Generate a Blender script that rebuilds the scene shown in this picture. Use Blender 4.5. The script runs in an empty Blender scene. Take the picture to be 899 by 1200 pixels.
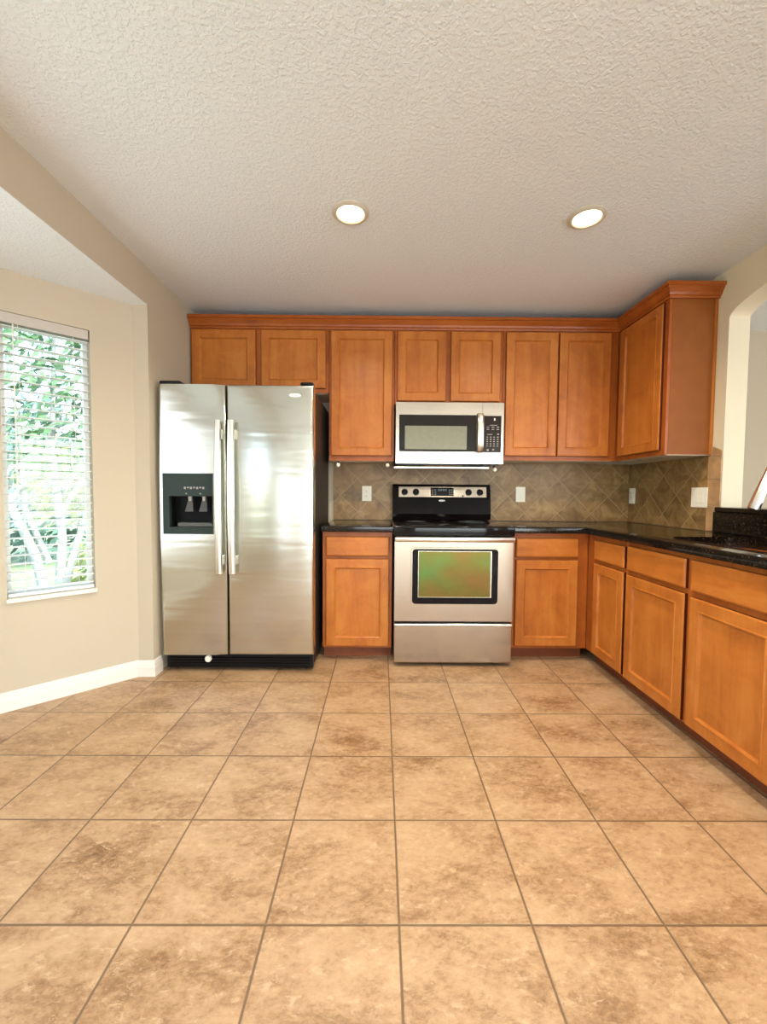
import bpy, bmesh, math, random
from mathutils import Vector, Matrix
random.seed(7)
S = bpy.context.scene
COL = S.collection
PI = math.pi

# ------------------------------------------------------------------ camera
def cam_axes(p, y, r):
    cp, sp, cy, sy, cr, sr = math.cos(p), math.sin(p), math.cos(y), math.sin(y), math.cos(r), math.sin(r)
    f = Vector((sy*cp, cy*cp, -sp)); rt = Vector((cy, -sy, 0)); up = rt.cross(f)
    return cr*rt + sr*up, -sr*rt + cr*up, f
cam_data = bpy.data.cameras.new('camera')
cam = bpy.data.objects.new('camera', cam_data); COL.objects.link(cam)
ca, cb, cc = cam_axes(4.59349855e-02, 6.32014141e-03, 7.20744148e-03)
cam.matrix_world = Matrix(((ca.x, cb.x, -cc.x, 0.0), (ca.y, cb.y, -cc.y, 0.0), (ca.z, cb.z, -cc.z, 1.151), (0, 0, 0, 1)))
cam_data.sensor_fit = 'HORIZONTAL'; cam_data.sensor_width = 36.0
cam_data.lens = 488.05/899*36.0
cam_data.clip_start = 0.02; cam_data.clip_end = 200
S.camera = cam

# ------------------------------------------------------------------ colour management, world, light
S.view_settings.view_transform = 'Standard'
S.view_settings.look = 'None'
S.view_settings.gamma = 1.0
S.view_settings.use_curve_mapping = False
S.view_settings.exposure = 0.63
try:
    S.cycles.max_bounces = 10; S.cycles.diffuse_bounces = 6; S.cycles.glossy_bounces = 5
    S.cycles.transparent_max_bounces = 12
    S.cycles.sample_clamp_indirect = 6.0
    S.cycles.use_denoising = True
except Exception:
    pass

W = bpy.data.worlds.new('sky'); S.world = W; W.use_nodes = True
wn = W.node_tree.nodes; wl = W.node_tree.links
wn.clear()
wo = wn.new('ShaderNodeOutputWorld'); wb = wn.new('ShaderNodeBackground'); sky = wn.new('ShaderNodeTexSky')
sky.sky_type = 'NISHITA'; sky.sun_disc = False; sky.sun_elevation = math.radians(55); sky.sun_rotation = math.radians(120)
sky.air_density = 1.0; sky.dust_density = 2.5
wl.new(sky.outputs[0], wb.inputs[0]); wl.new(wb.outputs[0], wo.inputs[0])
wb.inputs[1].default_value = 1.1

def light(name, kind, loc, energy, color, aim=None, size=None, size_y=None, spread=None):
    d = bpy.data.lights.new(name, kind); d.energy = energy; d.color = color
    o = bpy.data.objects.new(name, d); COL.objects.link(o); o.location = loc
    if kind == 'AREA':
        d.shape = 'RECTANGLE'; d.size = size; d.size_y = size_y
        if spread: d.spread = spread
    if aim is not None:
        o.rotation_euler = Vector(aim).to_track_quat('-Z', 'Y').to_euler()
    return o
sun = light('sun', 'SUN', (-1, -4, 9), 4.2, (1.0, 0.95, 0.86), aim=(-0.55, 0.28, -0.9))
sun.data.angle = 0.01
# area lamps added to brighten the room, set at unseen added openings
DAY = (0.84, 0.92, 1.0)
light('added_bay_daylight', 'AREA', (-2.11, 0.92, 1.31), 11, DAY, aim=(1, 0, 0), size=1.40, size_y=1.44)
light('added_side_daylight', 'AREA', (-1.385, -2.05, 1.10), 16, DAY, aim=(1, 0, 0), size=1.9, size_y=1.9)
light('added_rear_daylight', 'AREA', (1.9, -6.40, 1.15), 125, DAY, aim=(0, 1, 0), size=5.2, size_y=2.1)
light('added_family_daylight', 'AREA', (4.90, -3.6, 1.30), 140, DAY, aim=(-1, 0, 0), size=4.4, size_y=2.0)
light('added_dining_daylight', 'AREA', (4.90, 0.9, 1.35), 22, DAY, aim=(-1, 0, 0), size=1.9, size_y=1.5)

# ------------------------------------------------------------------ node helpers / materials
def newmat(name):
    m = bpy.data.materials.new(name); m.use_nodes = True
    nt = m.node_tree; nt.nodes.clear()
    out = nt.nodes.new('ShaderNodeOutputMaterial'); b = nt.nodes.new('ShaderNodeBsdfPrincipled')
    nt.links.new(b.outputs[0], out.inputs[0])
    return m, nt, b
def N(nt, t, **kw):
    n = nt.nodes.new(t)
    for k, v in kw.items(): setattr(n, k, v)
    return n
def setin(n, **kw):
    for k, v in kw.items():
        n.inputs[k.replace('_', ' ')].default_value = v
def math_n(nt, op, a, b=None, clamp=False):
    n = N(nt, 'ShaderNodeMath', operation=op); n.use_clamp = clamp
    for i, v in enumerate((a, b)):
        if v is None: continue
        if isinstance(v, (int, float)): n.inputs[i].default_value = v
        else: nt.links.new(v, n.inputs[i])
    return n.outputs[0]
def ramp(nt, fac, stops):
    n = N(nt, 'ShaderNodeValToRGB')
    el = n.color_ramp.elements
    while len(el) < len(stops): el.new(0.5)
    for e, (p, c) in zip(el, stops): e.position = p; e.color = (*c, 1)
    nt.links.new(fac, n.inputs[0]); return n.outputs[0]
def mixc(nt, fac, a, b, mode='MIX'):
    n = N(nt, 'ShaderNodeMix', data_type='RGBA', blend_type=mode)
    for i, v in ((0, fac), (6, a), (7, b)):
        if isinstance(v, (int, float)): n.inputs[i].default_value = v
        elif isinstance(v, tuple): n.inputs[i].default_value = (*v, 1)
        else: nt.links.new(v, n.inputs[i])
    return n.outputs[2]
def noise(nt, vec, scale, detail=4, rough=0.55, dist=0.0):
    n = N(nt, 'ShaderNodeTexNoise'); setin(n, Scale=scale, Detail=detail, Roughness=rough, Distortion=dist)
    if vec is not None: nt.links.new(vec, n.inputs['Vector'])
    return n.outputs[0]
def bump(nt, b, h, strength, dist=0.01):
    n = N(nt, 'ShaderNodeBump'); n.inputs['Strength'].default_value = strength; n.inputs['Distance'].default_value = dist
    nt.links.new(h, n.inputs['Height']); nt.links.new(n.outputs[0], b.inputs['Normal'])
def objcoord(nt, scale=(1, 1, 1), rnd=False):
    t = N(nt, 'ShaderNodeTexCoord'); v = t.outputs['Object']
    if rnd:
        oi = N(nt, 'ShaderNodeObjectInfo')
        k = N(nt, 'ShaderNodeVectorMath', operation='SCALE'); k.inputs[0].default_value = (7.3, 5.1, 9.7)
        nt.links.new(oi.outputs['Random'], k.inputs['Scale'])
        a = N(nt, 'ShaderNodeVectorMath', operation='ADD'); nt.links.new(v, a.inputs[0]); nt.links.new(k.outputs[0], a.inputs[1]); v = a.outputs[0]
    if scale != (1, 1, 1):
        m = N(nt, 'ShaderNodeMapping'); m.inputs['Scale'].default_value = scale
        nt.links.new(v, m.inputs['Vector']); v = m.outputs[0]
    return v
def plain(name, col, rough=0.5, metal=0.0, coat=0.0, var=0.06, nscale=30, emis=None, estr=0, spec=0.5):
    m, nt, b = newmat(name)
    f = noise(nt, objcoord(nt), nscale, 3)
    c = ramp(nt, f, [(0.3, tuple(x*(1-var) for x in col)), (0.7, tuple(min(1, x*(1+var)) for x in col))])
    nt.links.new(c, b.inputs['Base Color'])
    setin(b, Roughness=rough, Metallic=metal, Coat_Weight=coat); b.inputs['Specular IOR Level'].default_value = spec
    if emis: b.inputs['Emission Color'].default_value = (*emis, 1); b.inputs['Emission Strength'].default_value = estr
    return m
def wood(name, lo, mid, hi, axis, rough=0.34):
    m, nt, b = newmat(name)
    sc = {'z': (9, 9, 1.0), 'x': (1.0, 9, 9), 'y': (9, 1.0, 9)}[axis]
    sf = {'z': (120, 120, 5), 'x': (5, 120, 120), 'y': (120, 5, 120)}[axis]
    v = objcoord(nt, sc, True); v2 = objcoord(nt, sf, True)
    n1 = noise(nt, v, 1.2, 5, 0.6, 0.6)
    n2 = noise(nt, v2, 1.0, 2, 0.5)
    n3 = noise(nt, objcoord(nt, (1, 1, 1), True), 5.5, 5, 0.7, 0.8)
    f = math_n(nt, 'ADD', math_n(nt, 'MULTIPLY', n1, 0.45), math_n(nt, 'MULTIPLY', n3, 0.45))
    f = math_n(nt, 'ADD', f, math_n(nt, 'MULTIPLY', n2, 0.10))
    c = ramp(nt, f, [(0.28, lo), (0.5, mid), (0.70, hi)])
    nt.links.new(c, b.inputs['Base Color'])
    setin(b, Roughness=rough, Coat_Weight=0.0); b.inputs['Specular IOR Level'].default_value = 0.35
    bump(nt, b, n2, 0.05, 0.002)
    return m
def steel(name, col=(0.80, 0.79, 0.75), rough=0.26, wave=0.0, brush=(3, 3, 260)):
    m, nt, b = newmat(name)
    n1 = noise(nt, objcoord(nt, brush), 1.0, 2)
    r = math_n(nt, 'ADD', math_n(nt, 'MULTIPLY', n1, 0.10), rough-0.05)
    nt.links.new(r, b.inputs['Roughness'])
    c = ramp(nt, n1, [(0.2, tuple(x*0.95 for x in col)), (0.8, col)])
    nt.links.new(c, b.inputs['Base Color']); setin(b, Metallic=1.0)
    if wave:
        h = noise(nt, objcoord(nt, (0.55, 0.55, 5.0)), 1.4, 2, 0.5, 0.4)
        bump(nt, b, h, wave, 0.05)
    return m
M = {}
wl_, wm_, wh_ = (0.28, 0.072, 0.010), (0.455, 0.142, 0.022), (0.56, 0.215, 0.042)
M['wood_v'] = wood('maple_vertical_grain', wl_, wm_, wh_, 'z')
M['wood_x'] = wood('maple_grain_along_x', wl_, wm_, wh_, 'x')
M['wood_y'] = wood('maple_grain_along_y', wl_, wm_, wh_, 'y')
fl_, fm_, fh_ = (0.21, 0.043, 0.007), (0.345, 0.085, 0.012), (0.42, 0.120, 0.020)  # same stain as the doors; contact shade put into darker, redder tones
M['frame_v'] = wood('maple_frame_shaded', fl_, fm_, fh_, 'z')
M['crown'] = wood('maple_crown', fl_, fm_, fh_, 'x', 0.30)
M['edge'] = plain('dark_door_edge', (0.085, 0.014, 0.004), 0.45, spec=0.25)  # sides coloured darker than the fronts, so gaps around them read dark
M['endpanel'] = plain('brown_laminate_side', (0.25, 0.078, 0.015), 0.5, spec=0.15, var=0.05, nscale=14)
M['under'] = plain('pale_cabinet_underside', (0.86, 0.72, 0.52), 0.5)
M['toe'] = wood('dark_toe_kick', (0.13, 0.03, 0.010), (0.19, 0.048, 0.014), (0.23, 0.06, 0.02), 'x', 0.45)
M['steel'] = steel('brushed_steel', (0.43, 0.345, 0.26), 0.17)
M['steel_mw'] = steel('microwave_steel', (0.58, 0.52, 0.44), 0.20)
M['steel_fridge'] = steel('fridge_steel', (0.66, 0.67, 0.61), 0.20, 0.10)
M['chrome'] = steel('chrome', (0.86, 0.85, 0.83), 0.12)
M['handle_steel'] = steel('satin_handle_steel', (0.74, 0.70, 0.62), 0.30)
M['black'] = plain('black_plastic', (0.008, 0.008, 0.008), 0.35, spec=0.15)
M['black_gloss'] = plain('black_enamel', (0.006, 0.004, 0.004), 0.08, spec=0.12)
M['cooktop_glass'] = plain('black_ceramic_glass', (0.006, 0.005, 0.005), 0.06, spec=0.25)
M['grey_ring'] = plain('grey_burner_print', (0.09, 0.09, 0.09), 0.2)
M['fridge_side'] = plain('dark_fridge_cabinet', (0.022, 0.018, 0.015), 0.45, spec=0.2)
M['dispenser'] = plain('dark_green_grey_plastic', (0.022, 0.034, 0.029), 0.35, spec=0.2)
M['dispenser_dark'] = plain('dispenser_niche_black', (0.004, 0.004, 0.004), 0.4, spec=0.1)
M['grey_plastic'] = plain('grey_plastic', (0.085, 0.085, 0.08), 0.35, spec=0.3)
M['white_plastic'] = plain('white_plastic', (0.93, 0.87, 0.72), 0.35, var=0.02)
M['slot'] = plain('outlet_slot_brown', (0.12, 0.10, 0.08), 0.6)
M['white_mark'] = plain('white_print', (0.75, 0.75, 0.72), 0.4)
M['grey_mark'] = plain('grey_print', (0.34, 0.31, 0.28), 0.5)
M['mwdoor'] = plain('microwave_black_glass', (0.014, 0.012, 0.009), 0.09, spec=0.25)
M['mwscreen'] = plain('microwave_screen_grey', (0.20, 0.20, 0.145), 0.14, spec=0.4)
M['mwpanel'] = plain('microwave_control_brown_black', (0.018, 0.011, 0.007), 0.2, spec=0.2)
M['display'] = plain('dark_display', (0.014, 0.016, 0.020), 0.12, spec=0.2)
M['display_mark'] = plain('display_segments', (0.12, 0.17, 0.20), 0.3)
M['white_trim'] = plain('white_painted_trim', (0.74, 0.70, 0.62), 0.4, var=0.02)
M['vinyl'] = plain('white_vinyl_window', (0.84, 0.85, 0.82), 0.4, var=0.02)
M['slat'] = plain('white_blind_slat', (0.84, 0.85, 0.82), 0.45, var=0.02)
M['headrail'] = plain('cream_blind_headrail', (0.48, 0.43, 0.37), 0.5, var=0.02)
M['cord'] = plain('white_cord', (0.75, 0.74, 0.68), 0.8)
M['sink'] = steel('sink_steel', (0.72, 0.70, 0.66), 0.32, 0, (120, 4, 4))
M['bark'] = plain('pale_grey_bark', (0.34, 0.35, 0.32), 0.9, var=0.25, nscale=12)
M['soil'] = plain('lawn_green', (0.14, 0.20, 0.09), 0.95, var=0.35, nscale=9)
M['leaf'] = plain('green_leaves', (0.13, 0.24, 0.11), 0.7, var=0.5, nscale=4)
M['leaf_yellow'] = plain('yellow_green_leaves', (0.32, 0.36, 0.12), 0.7, var=0.35, nscale=4)
M['hedge'] = plain('dark_hedge_leaves', (0.055, 0.12, 0.085), 0.8, var=0.4, nscale=5)
M['fence'] = plain('dark_fence_paint', (0.10, 0.12, 0.11), 0.6, var=0.2, nscale=5)
M['ring'] = plain('cream_light_trim', (0.60, 0.54, 0.44), 0.35, var=0.02)

def lampmat():
    m, nt, b = newmat('lit_bulb')
    b.inputs['Base Color'].default_value = (0.9, 0.85, 0.7, 1)
    b.inputs['Emission Color'].default_value = (1.0, 0.86, 0.52, 1); b.inputs['Emission Strength'].default_value = 5.0
    return m
M['bulb'] = lampmat()
def reflector():
    m, nt, b = newmat('lamp_reflector')
    b.inputs['Base Color'].default_value = (0.9, 0.78, 0.5, 1); setin(b, Roughness=0.3)
    return m
M['reflector'] = reflector()

def wall_mat(name, col, strength=0.10, scale=90):
    m, nt, b = newmat(name)
    v = objcoord(nt)
    n1 = noise(nt, v, 1.3, 3)
    c = ramp(nt, n1, [(0.3, tuple(x*0.975 for x in col)), (0.7, col)])
    nt.links.new(c, b.inputs['Base Color']); setin(b, Roughness=0.75)
    bump(nt, b, noise(nt, v, scale, 3), strength, 0.004)
    return m
M['wall'] = wall_mat('beige_wall_paint', (0.505, 0.428, 0.318))
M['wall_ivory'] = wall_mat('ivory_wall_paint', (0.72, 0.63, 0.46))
def ceil_mat():
    m, nt, b = newmat('knockdown_ceiling')
    v = objcoord(nt)
    b.inputs['Base Color'].default_value = (0.80, 0.845, 0.865, 1); setin(b, Roughness=0.85)
    n1 = noise(nt, v, 74, 3, 0.5, 0.4); n2 = noise(nt, v, 160, 2)
    h = ramp(nt, n1, [(0.44, (0, 0, 0)), (0.60, (1, 1, 1))])
    hh = math_n(nt, 'ADD', h, math_n(nt, 'MULTIPLY', n2, 0.35))
    bump(nt, b, hh, 0.45, 0.004)
    return m
M['ceiling'] = ceil_mat()

def floor_mat():
    m, nt, b = newmat('beige_stone_floor_tile')
    s = 0.3556
    t = N(nt, 'ShaderNodeTexCoord'); sep = N(nt, 'ShaderNodeSeparateXYZ'); nt.links.new(t.outputs['Object'], sep.inputs[0])
    u = math_n(nt, 'ADD', math_n(nt, 'DIVIDE', sep.outputs[0], s), 2.84107+40)
    w = math_n(nt, 'ADD', math_n(nt, 'DIVIDE', sep.outputs[1], s), 0.02305+40)
    def edge(x):
        fr = math_n(nt, 'FRACT', x)
        return math_n(nt, 'MINIMUM', fr, math_n(nt, 'SUBTRACT', 1.0, fr))
    e = math_n(nt, 'MINIMUM', edge(u), edge(w))
    g = ramp(nt, e, [(0.0065, (0, 0, 0)), (0.0105, (1, 1, 1))])        # 0 grout, 1 tile
    cell = N(nt, 'ShaderNodeCombineXYZ'); nt.links.new(math_n(nt, 'FLOOR', u), cell.inputs[0]); nt.links.new(math_n(nt, 'FLOOR', w), cell.inputs[1])
    wnz = N(nt, 'ShaderNodeTexWhiteNoise', noise_dimensions='3D'); nt.links.new(cell.outputs[0], wnz.inputs['Vector'])
    off = N(nt, 'ShaderNodeVectorMath', operation='SCALE'); nt.links.new(wnz.outputs['Color'], off.inputs[0]); off.inputs['Scale'].default_value = 13.0
    add = N(nt, 'ShaderNodeVectorMath', operation='ADD'); nt.links.new(t.outputs['Object'], add.inputs[0]); nt.links.new(off.outputs[0], add.inputs[1])
    mp = N(nt, 'ShaderNodeMapping'); mp.inputs['Rotation'].default_value = (0, 0, -0.95); mp.inputs['Scale'].default_value = (1.0, 1.8, 1)
    nt.links.new(add.outputs[0], mp.inputs['Vector']); v = mp.outputs[0]
    n1 = noise(nt, v, 3.6, 10, 0.68, 0.25); n2 = noise(nt, v, 36, 8, 0.8, 0.3); n3 = noise(nt, add.outputs[0], 2.2, 3)
    f = math_n(nt, 'ADD', math_n(nt, 'MULTIPLY', n1, 0.55), math_n(nt, 'MULTIPLY', n2, 0.45))
    c = ramp(nt, f, [(0.36, (0.17, 0.086, 0.035)), (0.44, (0.305, 0.175, 0.084)), (0.51, (0.425, 0.267, 0.142)), (0.62, (0.51, 0.34, 0.195))])
    vein = ramp(nt, noise(nt, v, 24, 6, 0.75, 0.4), [(0.56, (0, 0, 0)), (0.63, (1, 1, 1))])
    c = mixc(nt, math_n(nt, 'MULTIPLY', vein, 0.55), c, (0.58, 0.41, 0.25))
    c = mixc(nt, g, (0.16, 0.095, 0.048), c)
    nt.links.new(c, b.inputs['Base Color'])
    rr = math_n(nt, 'ADD', math_n(nt, 'MULTIPLY', n1, 0.18), 0.28)
    nt.links.new(rr, b.inputs['Roughness'])
    h = math_n(nt, 'ADD', math_n(nt, 'MULTIPLY', g, 0.6), math_n(nt, 'MULTIPLY', n2, 0.35))
    bump(nt, b, h, 0.45, 0.006)
    return m
M['floor'] = floor_mat()

def splash_mat(name, axis, phase):
    m, nt, b = newmat(name)
    t = N(nt, 'ShaderNodeTexCoord'); sep = N(nt, 'ShaderNodeSeparateXYZ'); nt.links.new(t.outputs['Object'], sep.inputs[0])
    a = sep.outputs[axis]; z = sep.outputs[2]
    s = 0.195; k = 1/(s*math.sqrt(2))
    u = math_n(nt, 'ADD', math_n(nt, 'MULTIPLY', math_n(nt, 'ADD', a, z), k), 20+phase[0])
    w = math_n(nt, 'ADD', math_n(nt, 'MULTIPLY', math_n(nt, 'SUBTRACT', a, z), k), 20+phase[1])
    def edge(x):
        fr = math_n(nt, 'FRACT', x)
        return math_n(nt, 'MINIMUM', fr, math_n(nt, 'SUBTRACT', 1.0, fr))
    e = math_n(nt, 'MINIMUM', edge(u), edge(w))
    g = ramp(nt, e, [(0.010, (0, 0, 0)), (0.020, (1, 1, 1))])
    cell = N(nt, 'ShaderNodeCombineXYZ'); nt.links.new(math_n(nt, 'FLOOR', u), cell.inputs[0]); nt.links.new(math_n(nt, 'FLOOR', w), cell.inputs[1])
    wnz = N(nt, 'ShaderNodeTexWhiteNoise', noise_dimensions='3D'); nt.links.new(cell.outputs[0], wnz.inputs['Vector'])
    off = N(nt, 'ShaderNodeVectorMath', operation='SCALE'); nt.links.new(wnz.outputs['Color'], off.inputs[0]); off.inputs['Scale'].default_value = 9.0
    add = N(nt, 'ShaderNodeVectorMath', operation='ADD'); nt.links.new(t.outputs['Object'], add.inputs[0]); nt.links.new(off.outputs[0], add.inputs[1])
    n1 = noise(nt, add.outputs[0], 9, 7, 0.65, 0.8)
    c = ramp(nt, n1, [(0.30, (0.15, 0.075, 0.022)), (0.50, (0.265, 0.150, 0.050)), (0.70, (0.42, 0.26, 0.105))])
    val = math_n(nt, 'ADD', math_n(nt, 'MULTIPLY', wnz.outputs['Value'], 0.25), 0.87)
    mul = N(nt, 'ShaderNodeVectorMath', operation='SCALE'); nt.links.new(c, mul.inputs[0]); nt.links.new(val, mul.inputs['Scale'])
    c = mixc(nt, g, (0.39, 0.255, 0.12), mul.outputs[0])
    nt.links.new(c, b.inputs['Base Color']); setin(b, Roughness=0.42)
    bump(nt, b, math_n(nt, 'ADD', math_n(nt, 'MULTIPLY', g, 0.5), math_n(nt, 'MULTIPLY', n1, 0.3)), 0.3, 0.004)
    return m
M['splash_back'] = splash_mat('diagonal_stone_tile_back', 0, (0.1, 0.3))
M['splash_right'] = splash_mat('diagonal_stone_tile_right', 1, (0.55, 0.15))
M['splash_border'] = plain('bullnose_stone_tile', (0.44, 0.255, 0.12), 0.42, var=0.35, nscale=9)

def granite_mat():
    m, nt, b = newmat('dark_granite')
    v = objcoord(nt)
    vo = N(nt, 'ShaderNodeTexVoronoi', feature='F1'); setin(vo, Scale=170.0); nt.links.new(v, vo.inputs['Vector'])
    sp = ramp(nt, noise(nt, v, 130, 3, 0.6), [(0.52, (0.005, 0.004, 0.003)), (0.62, (0.034, 0.020, 0.009)), (0.74, (0.17, 0.11, 0.055))])
    c = mixc(nt, 0.30, sp, (0.009, 0.006, 0.005))
    nt.links.new(c, b.inputs['Base Color']); setin(b, Roughness=0.10); b.inputs['Specular IOR Level'].default_value = 0.35
    return m
M['granite'] = granite_mat()
def glass_mat():
    m = bpy.data.materials.new('window_glass'); m.use_nodes = True; nt = m.node_tree; nt.nodes.clear()
    out = N(nt, 'ShaderNodeOutputMaterial'); tr = N(nt, 'ShaderNodeBsdfTransparent'); gl = N(nt, 'ShaderNodeBsdfGlossy'); mx = N(nt, 'ShaderNodeMixShader')
    tr.inputs[0].default_value = (0.93, 0.97, 0.95, 1); gl.inputs['Roughness'].default_value = 0.02
    fr = N(nt, 'ShaderNodeFresnel'); fr.inputs['IOR'].default_value = 1.45
    nt.links.new(fr.outputs[0], mx.inputs[0]); nt.links.new(tr.outputs[0], mx.inputs[1]); nt.links.new(gl.outputs[0], mx.inputs[2]); nt.links.new(mx.outputs[0], out.inputs[0])
    return m
M['glass'] = glass_mat()
def oven_glass():
    m, nt, b = newmat('tinted_reflective_oven_glass')
    n1 = noise(nt, objcoord(nt), 3.0, 2)
    c = ramp(nt, n1, [(0.3, (0.20, 0.085, 0.03)), (0.52, (0.15, 0.12, 0.03)), (0.72, (0.10, 0.17, 0.045))])
    nt.links.new(c, b.inputs['Base Color']); setin(b, Metallic=1.0, Roughness=0.06)
    return m
M['ovenglass'] = oven_glass()

# ------------------------------------------------------------------ mesh helpers
def box(bm, x0, x1, y0, y1, z0, z1, bev=0.0, seg=2, xf=None):
    vs = [bm.verts.new((x, y, z)) for x in (x0, x1) for y in (y0, y1) for z in (z0, z1)]
    fs = [(0, 1, 3, 2), (4, 6, 7, 5), (0, 4, 5, 1), (2, 3, 7, 6), (0, 2, 6, 4), (1, 5, 7, 3)]
    faces = [bm.faces.new([vs[i] for i in f]) for f in fs]
    if bev > 0:
        eds = list({e for f in faces for e in f.edges})
        r = bmesh.ops.bevel(bm, geom=eds, offset=bev, segments=seg, affect='EDGES', profile=0.5)
        vs = list({v for f in r['faces'] for v in f.verts} | {v for v in vs if v.is_valid})
    if xf is not None:
        for v in vs: v.co = xf @ v.co
    return vs
def B(x0, x1, y0, y1, z0, z1, bev=0.0, seg=2, xf=None):
    bm = bmesh.new(); box(bm, x0, x1, y0, y1, z0, z1, bev, seg, xf); return bm
def loft(bm, rings, close_first=True, close_last=True, closed=True):
    R_ = [[bm.verts.new(p) for p in r] for r in rings]
    n = len(R_[0])
    for a, b in zip(R_, R_[1:]):
        for i in range(n if closed else n-1):
            bm.faces.new((a[i], a[(i+1) % n], b[(i+1) % n], b[i]))
    if close_first: bm.faces.new(list(reversed(R_[0])))
    if close_last: bm.faces.new(R_[-1])
    return R_
def lathe(bm, prof, c, axis='z', seg=28, caps=True):
    """prof: list of (radius, height) along axis from point c"""
    rings = []
    for r, h in prof:
        ring = []
        for i in range(seg):
            a = 2*PI*i/seg; x, y = r*math.cos(a), r*math.sin(a)
            p = {'z': (x, y, h), 'y': (x, h, y), 'x': (h, x, y)}[axis]
            ring.append((c[0]+p[0], c[1]+p[1], c[2]+p[2]))
        rings.append(ring)
    loft(bm, rings, caps, caps)
def tube(bm, pts, radii, seg=14):
    pts = [Vector(p) for p in pts]
    if not isinstance(radii, (list, tuple)): radii = [radii]*len(pts)
    rings = []; ref = None
    for i, p in enumerate(pts):
        t = (pts[min(i+1, len(pts)-1)] - pts[max(i-1, 0)]).normalized()
        if ref is None:
            ref = t.orthogonal().normalized()
        ref = (ref - t*ref.dot(t)).normalized()
        bt = t.cross(ref)
        rings.append([p + radii[i]*(math.cos(2*PI*k/seg)*ref + math.sin(2*PI*k/seg)*bt) for k in range(seg)])
    loft(bm, rings)
def plate(us, vs, holes, xf, t):
    """grid slab: u,v in plane, thickness t along local +w; xf maps (u,v,w) -> world; holes = set of cell (i,j)"""
    bm = bmesh.new(); V = {}
    def v(i, j, k):
        if (i, j, k) not in V: V[(i, j, k)] = bm.verts.new(xf(us[i], vs[j], t*k))
        return V[(i, j, k)]
    nu, nv = len(us)-1, len(vs)-1
    full = lambda i, j: 0 <= i < nu and 0 <= j < nv and (i, j) not in holes
    for i in range(nu):
        for j in range(nv):
            if not full(i, j): continue
            bm.faces.new((v(i, j, 0), v(i+1, j, 0), v(i+1, j+1, 0), v(i, j+1, 0)))
            bm.faces.new((v(i, j, 1), v(i, j+1, 1), v(i+1, j+1, 1), v(i+1, j, 1)))
            if not full(i-1, j): bm.faces.new((v(i, j, 0), v(i, j+1, 0), v(i, j+1, 1), v(i, j, 1)))
            if not full(i+1, j): bm.faces.new((v(i+1, j, 0), v(i+1, j, 1), v(i+1, j+1, 1), v(i+1, j+1, 0)))
            if not full(i, j-1): bm.faces.new((v(i, j, 0), v(i, j, 1), v(i+1, j, 1), v(i+1, j, 0)))
            if not full(i, j+1): bm.faces.new((v(i, j+1, 0), v(i+1, j+1, 0), v(i+1, j+1, 1), v(i, j+1, 1)))
    return bm
def prism(poly, z0, z1, xf=None):
    bm = bmesh.new()
    loft(bm, [[(x, y, z0) for x, y in poly], [(x, y, z1) for x, y in poly]])
    if xf: 
        for v in bm.verts: v.co = xf(v.co)
    return bm

def wloc(o):
    p = Vector((0, 0, 0))
    while o is not None: p += o.location; o = o.parent
    return p
def mk(name, bm, mat, parent=None, smooth=False, origin=None, label=None):
    """link bm (world coordinates) as one mesh object"""
    bmesh.ops.recalc_face_normals(bm, faces=bm.faces)
    if parent is not None:
        org = wloc(parent)
    elif origin is not None: org = Vector(origin)
    else:
        co = [v.co for v in bm.verts]
        org = Vector(((min(c.x for c in co)+max(c.x for c in co))/2, (min(c.y for c in co)+max(c.y for c in co))/2, min(c.z for c in co)))
    for v in bm.verts: v.co -= org
    me = bpy.data.meshes.new(name); bm.to_mesh(me); bm.free()
    for mm in (mat if isinstance(mat, (list, tuple)) else [mat]): me.materials.append(mm)
    if smooth:
        for p in me.polygons: p.use_smooth = True
        try: me.set_sharp_from_angle(angle=math.radians(40))
        except Exception: pass
    o = bpy.data.objects.new(name, me); COL.objects.link(o)
    if parent is not None: o.parent = parent
    else: o.location = org
    if label: o['label'] = label
    return o
def thing(name, loc, label, cat, group=None):
    o = bpy.data.objects.new(name, None); COL.objects.link(o); o.location = loc; o.empty_display_size = 0.05
    o['label'] = label; o['category'] = cat
    if group: o['group'] = group
    return o
def tag(o, label, cat, group=None):
    o['label'] = label; o['category'] = cat
    if group: o['group'] = group
    return o
def struct(name, bm, mat, origin=(0, 0, 0), smooth=False, parent=None):
    o = mk(name, bm, mat, parent, smooth, origin)
    if parent is None: o['kind'] = 'structure'
    return o

# ------------------------------------------------------------------ room shell
CZ = 2.49; YB = 3.44; XR = 2.053; XL = -1.41; YF = -6.5; BZ = 2.265
struct('floor', B(-2.6, 5.1, YF-0.1, YB+0.1, -0.12, 0.0), M['floor'])
struct('ceiling', B(XL-0.10, 5.1, YF-0.1, YB+0.1, CZ, CZ+0.12), M['ceiling'])
struct('wall_back', B(XL-0.12, 5.1, YB, YB+0.12, 0, CZ), M['wall'])
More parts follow.
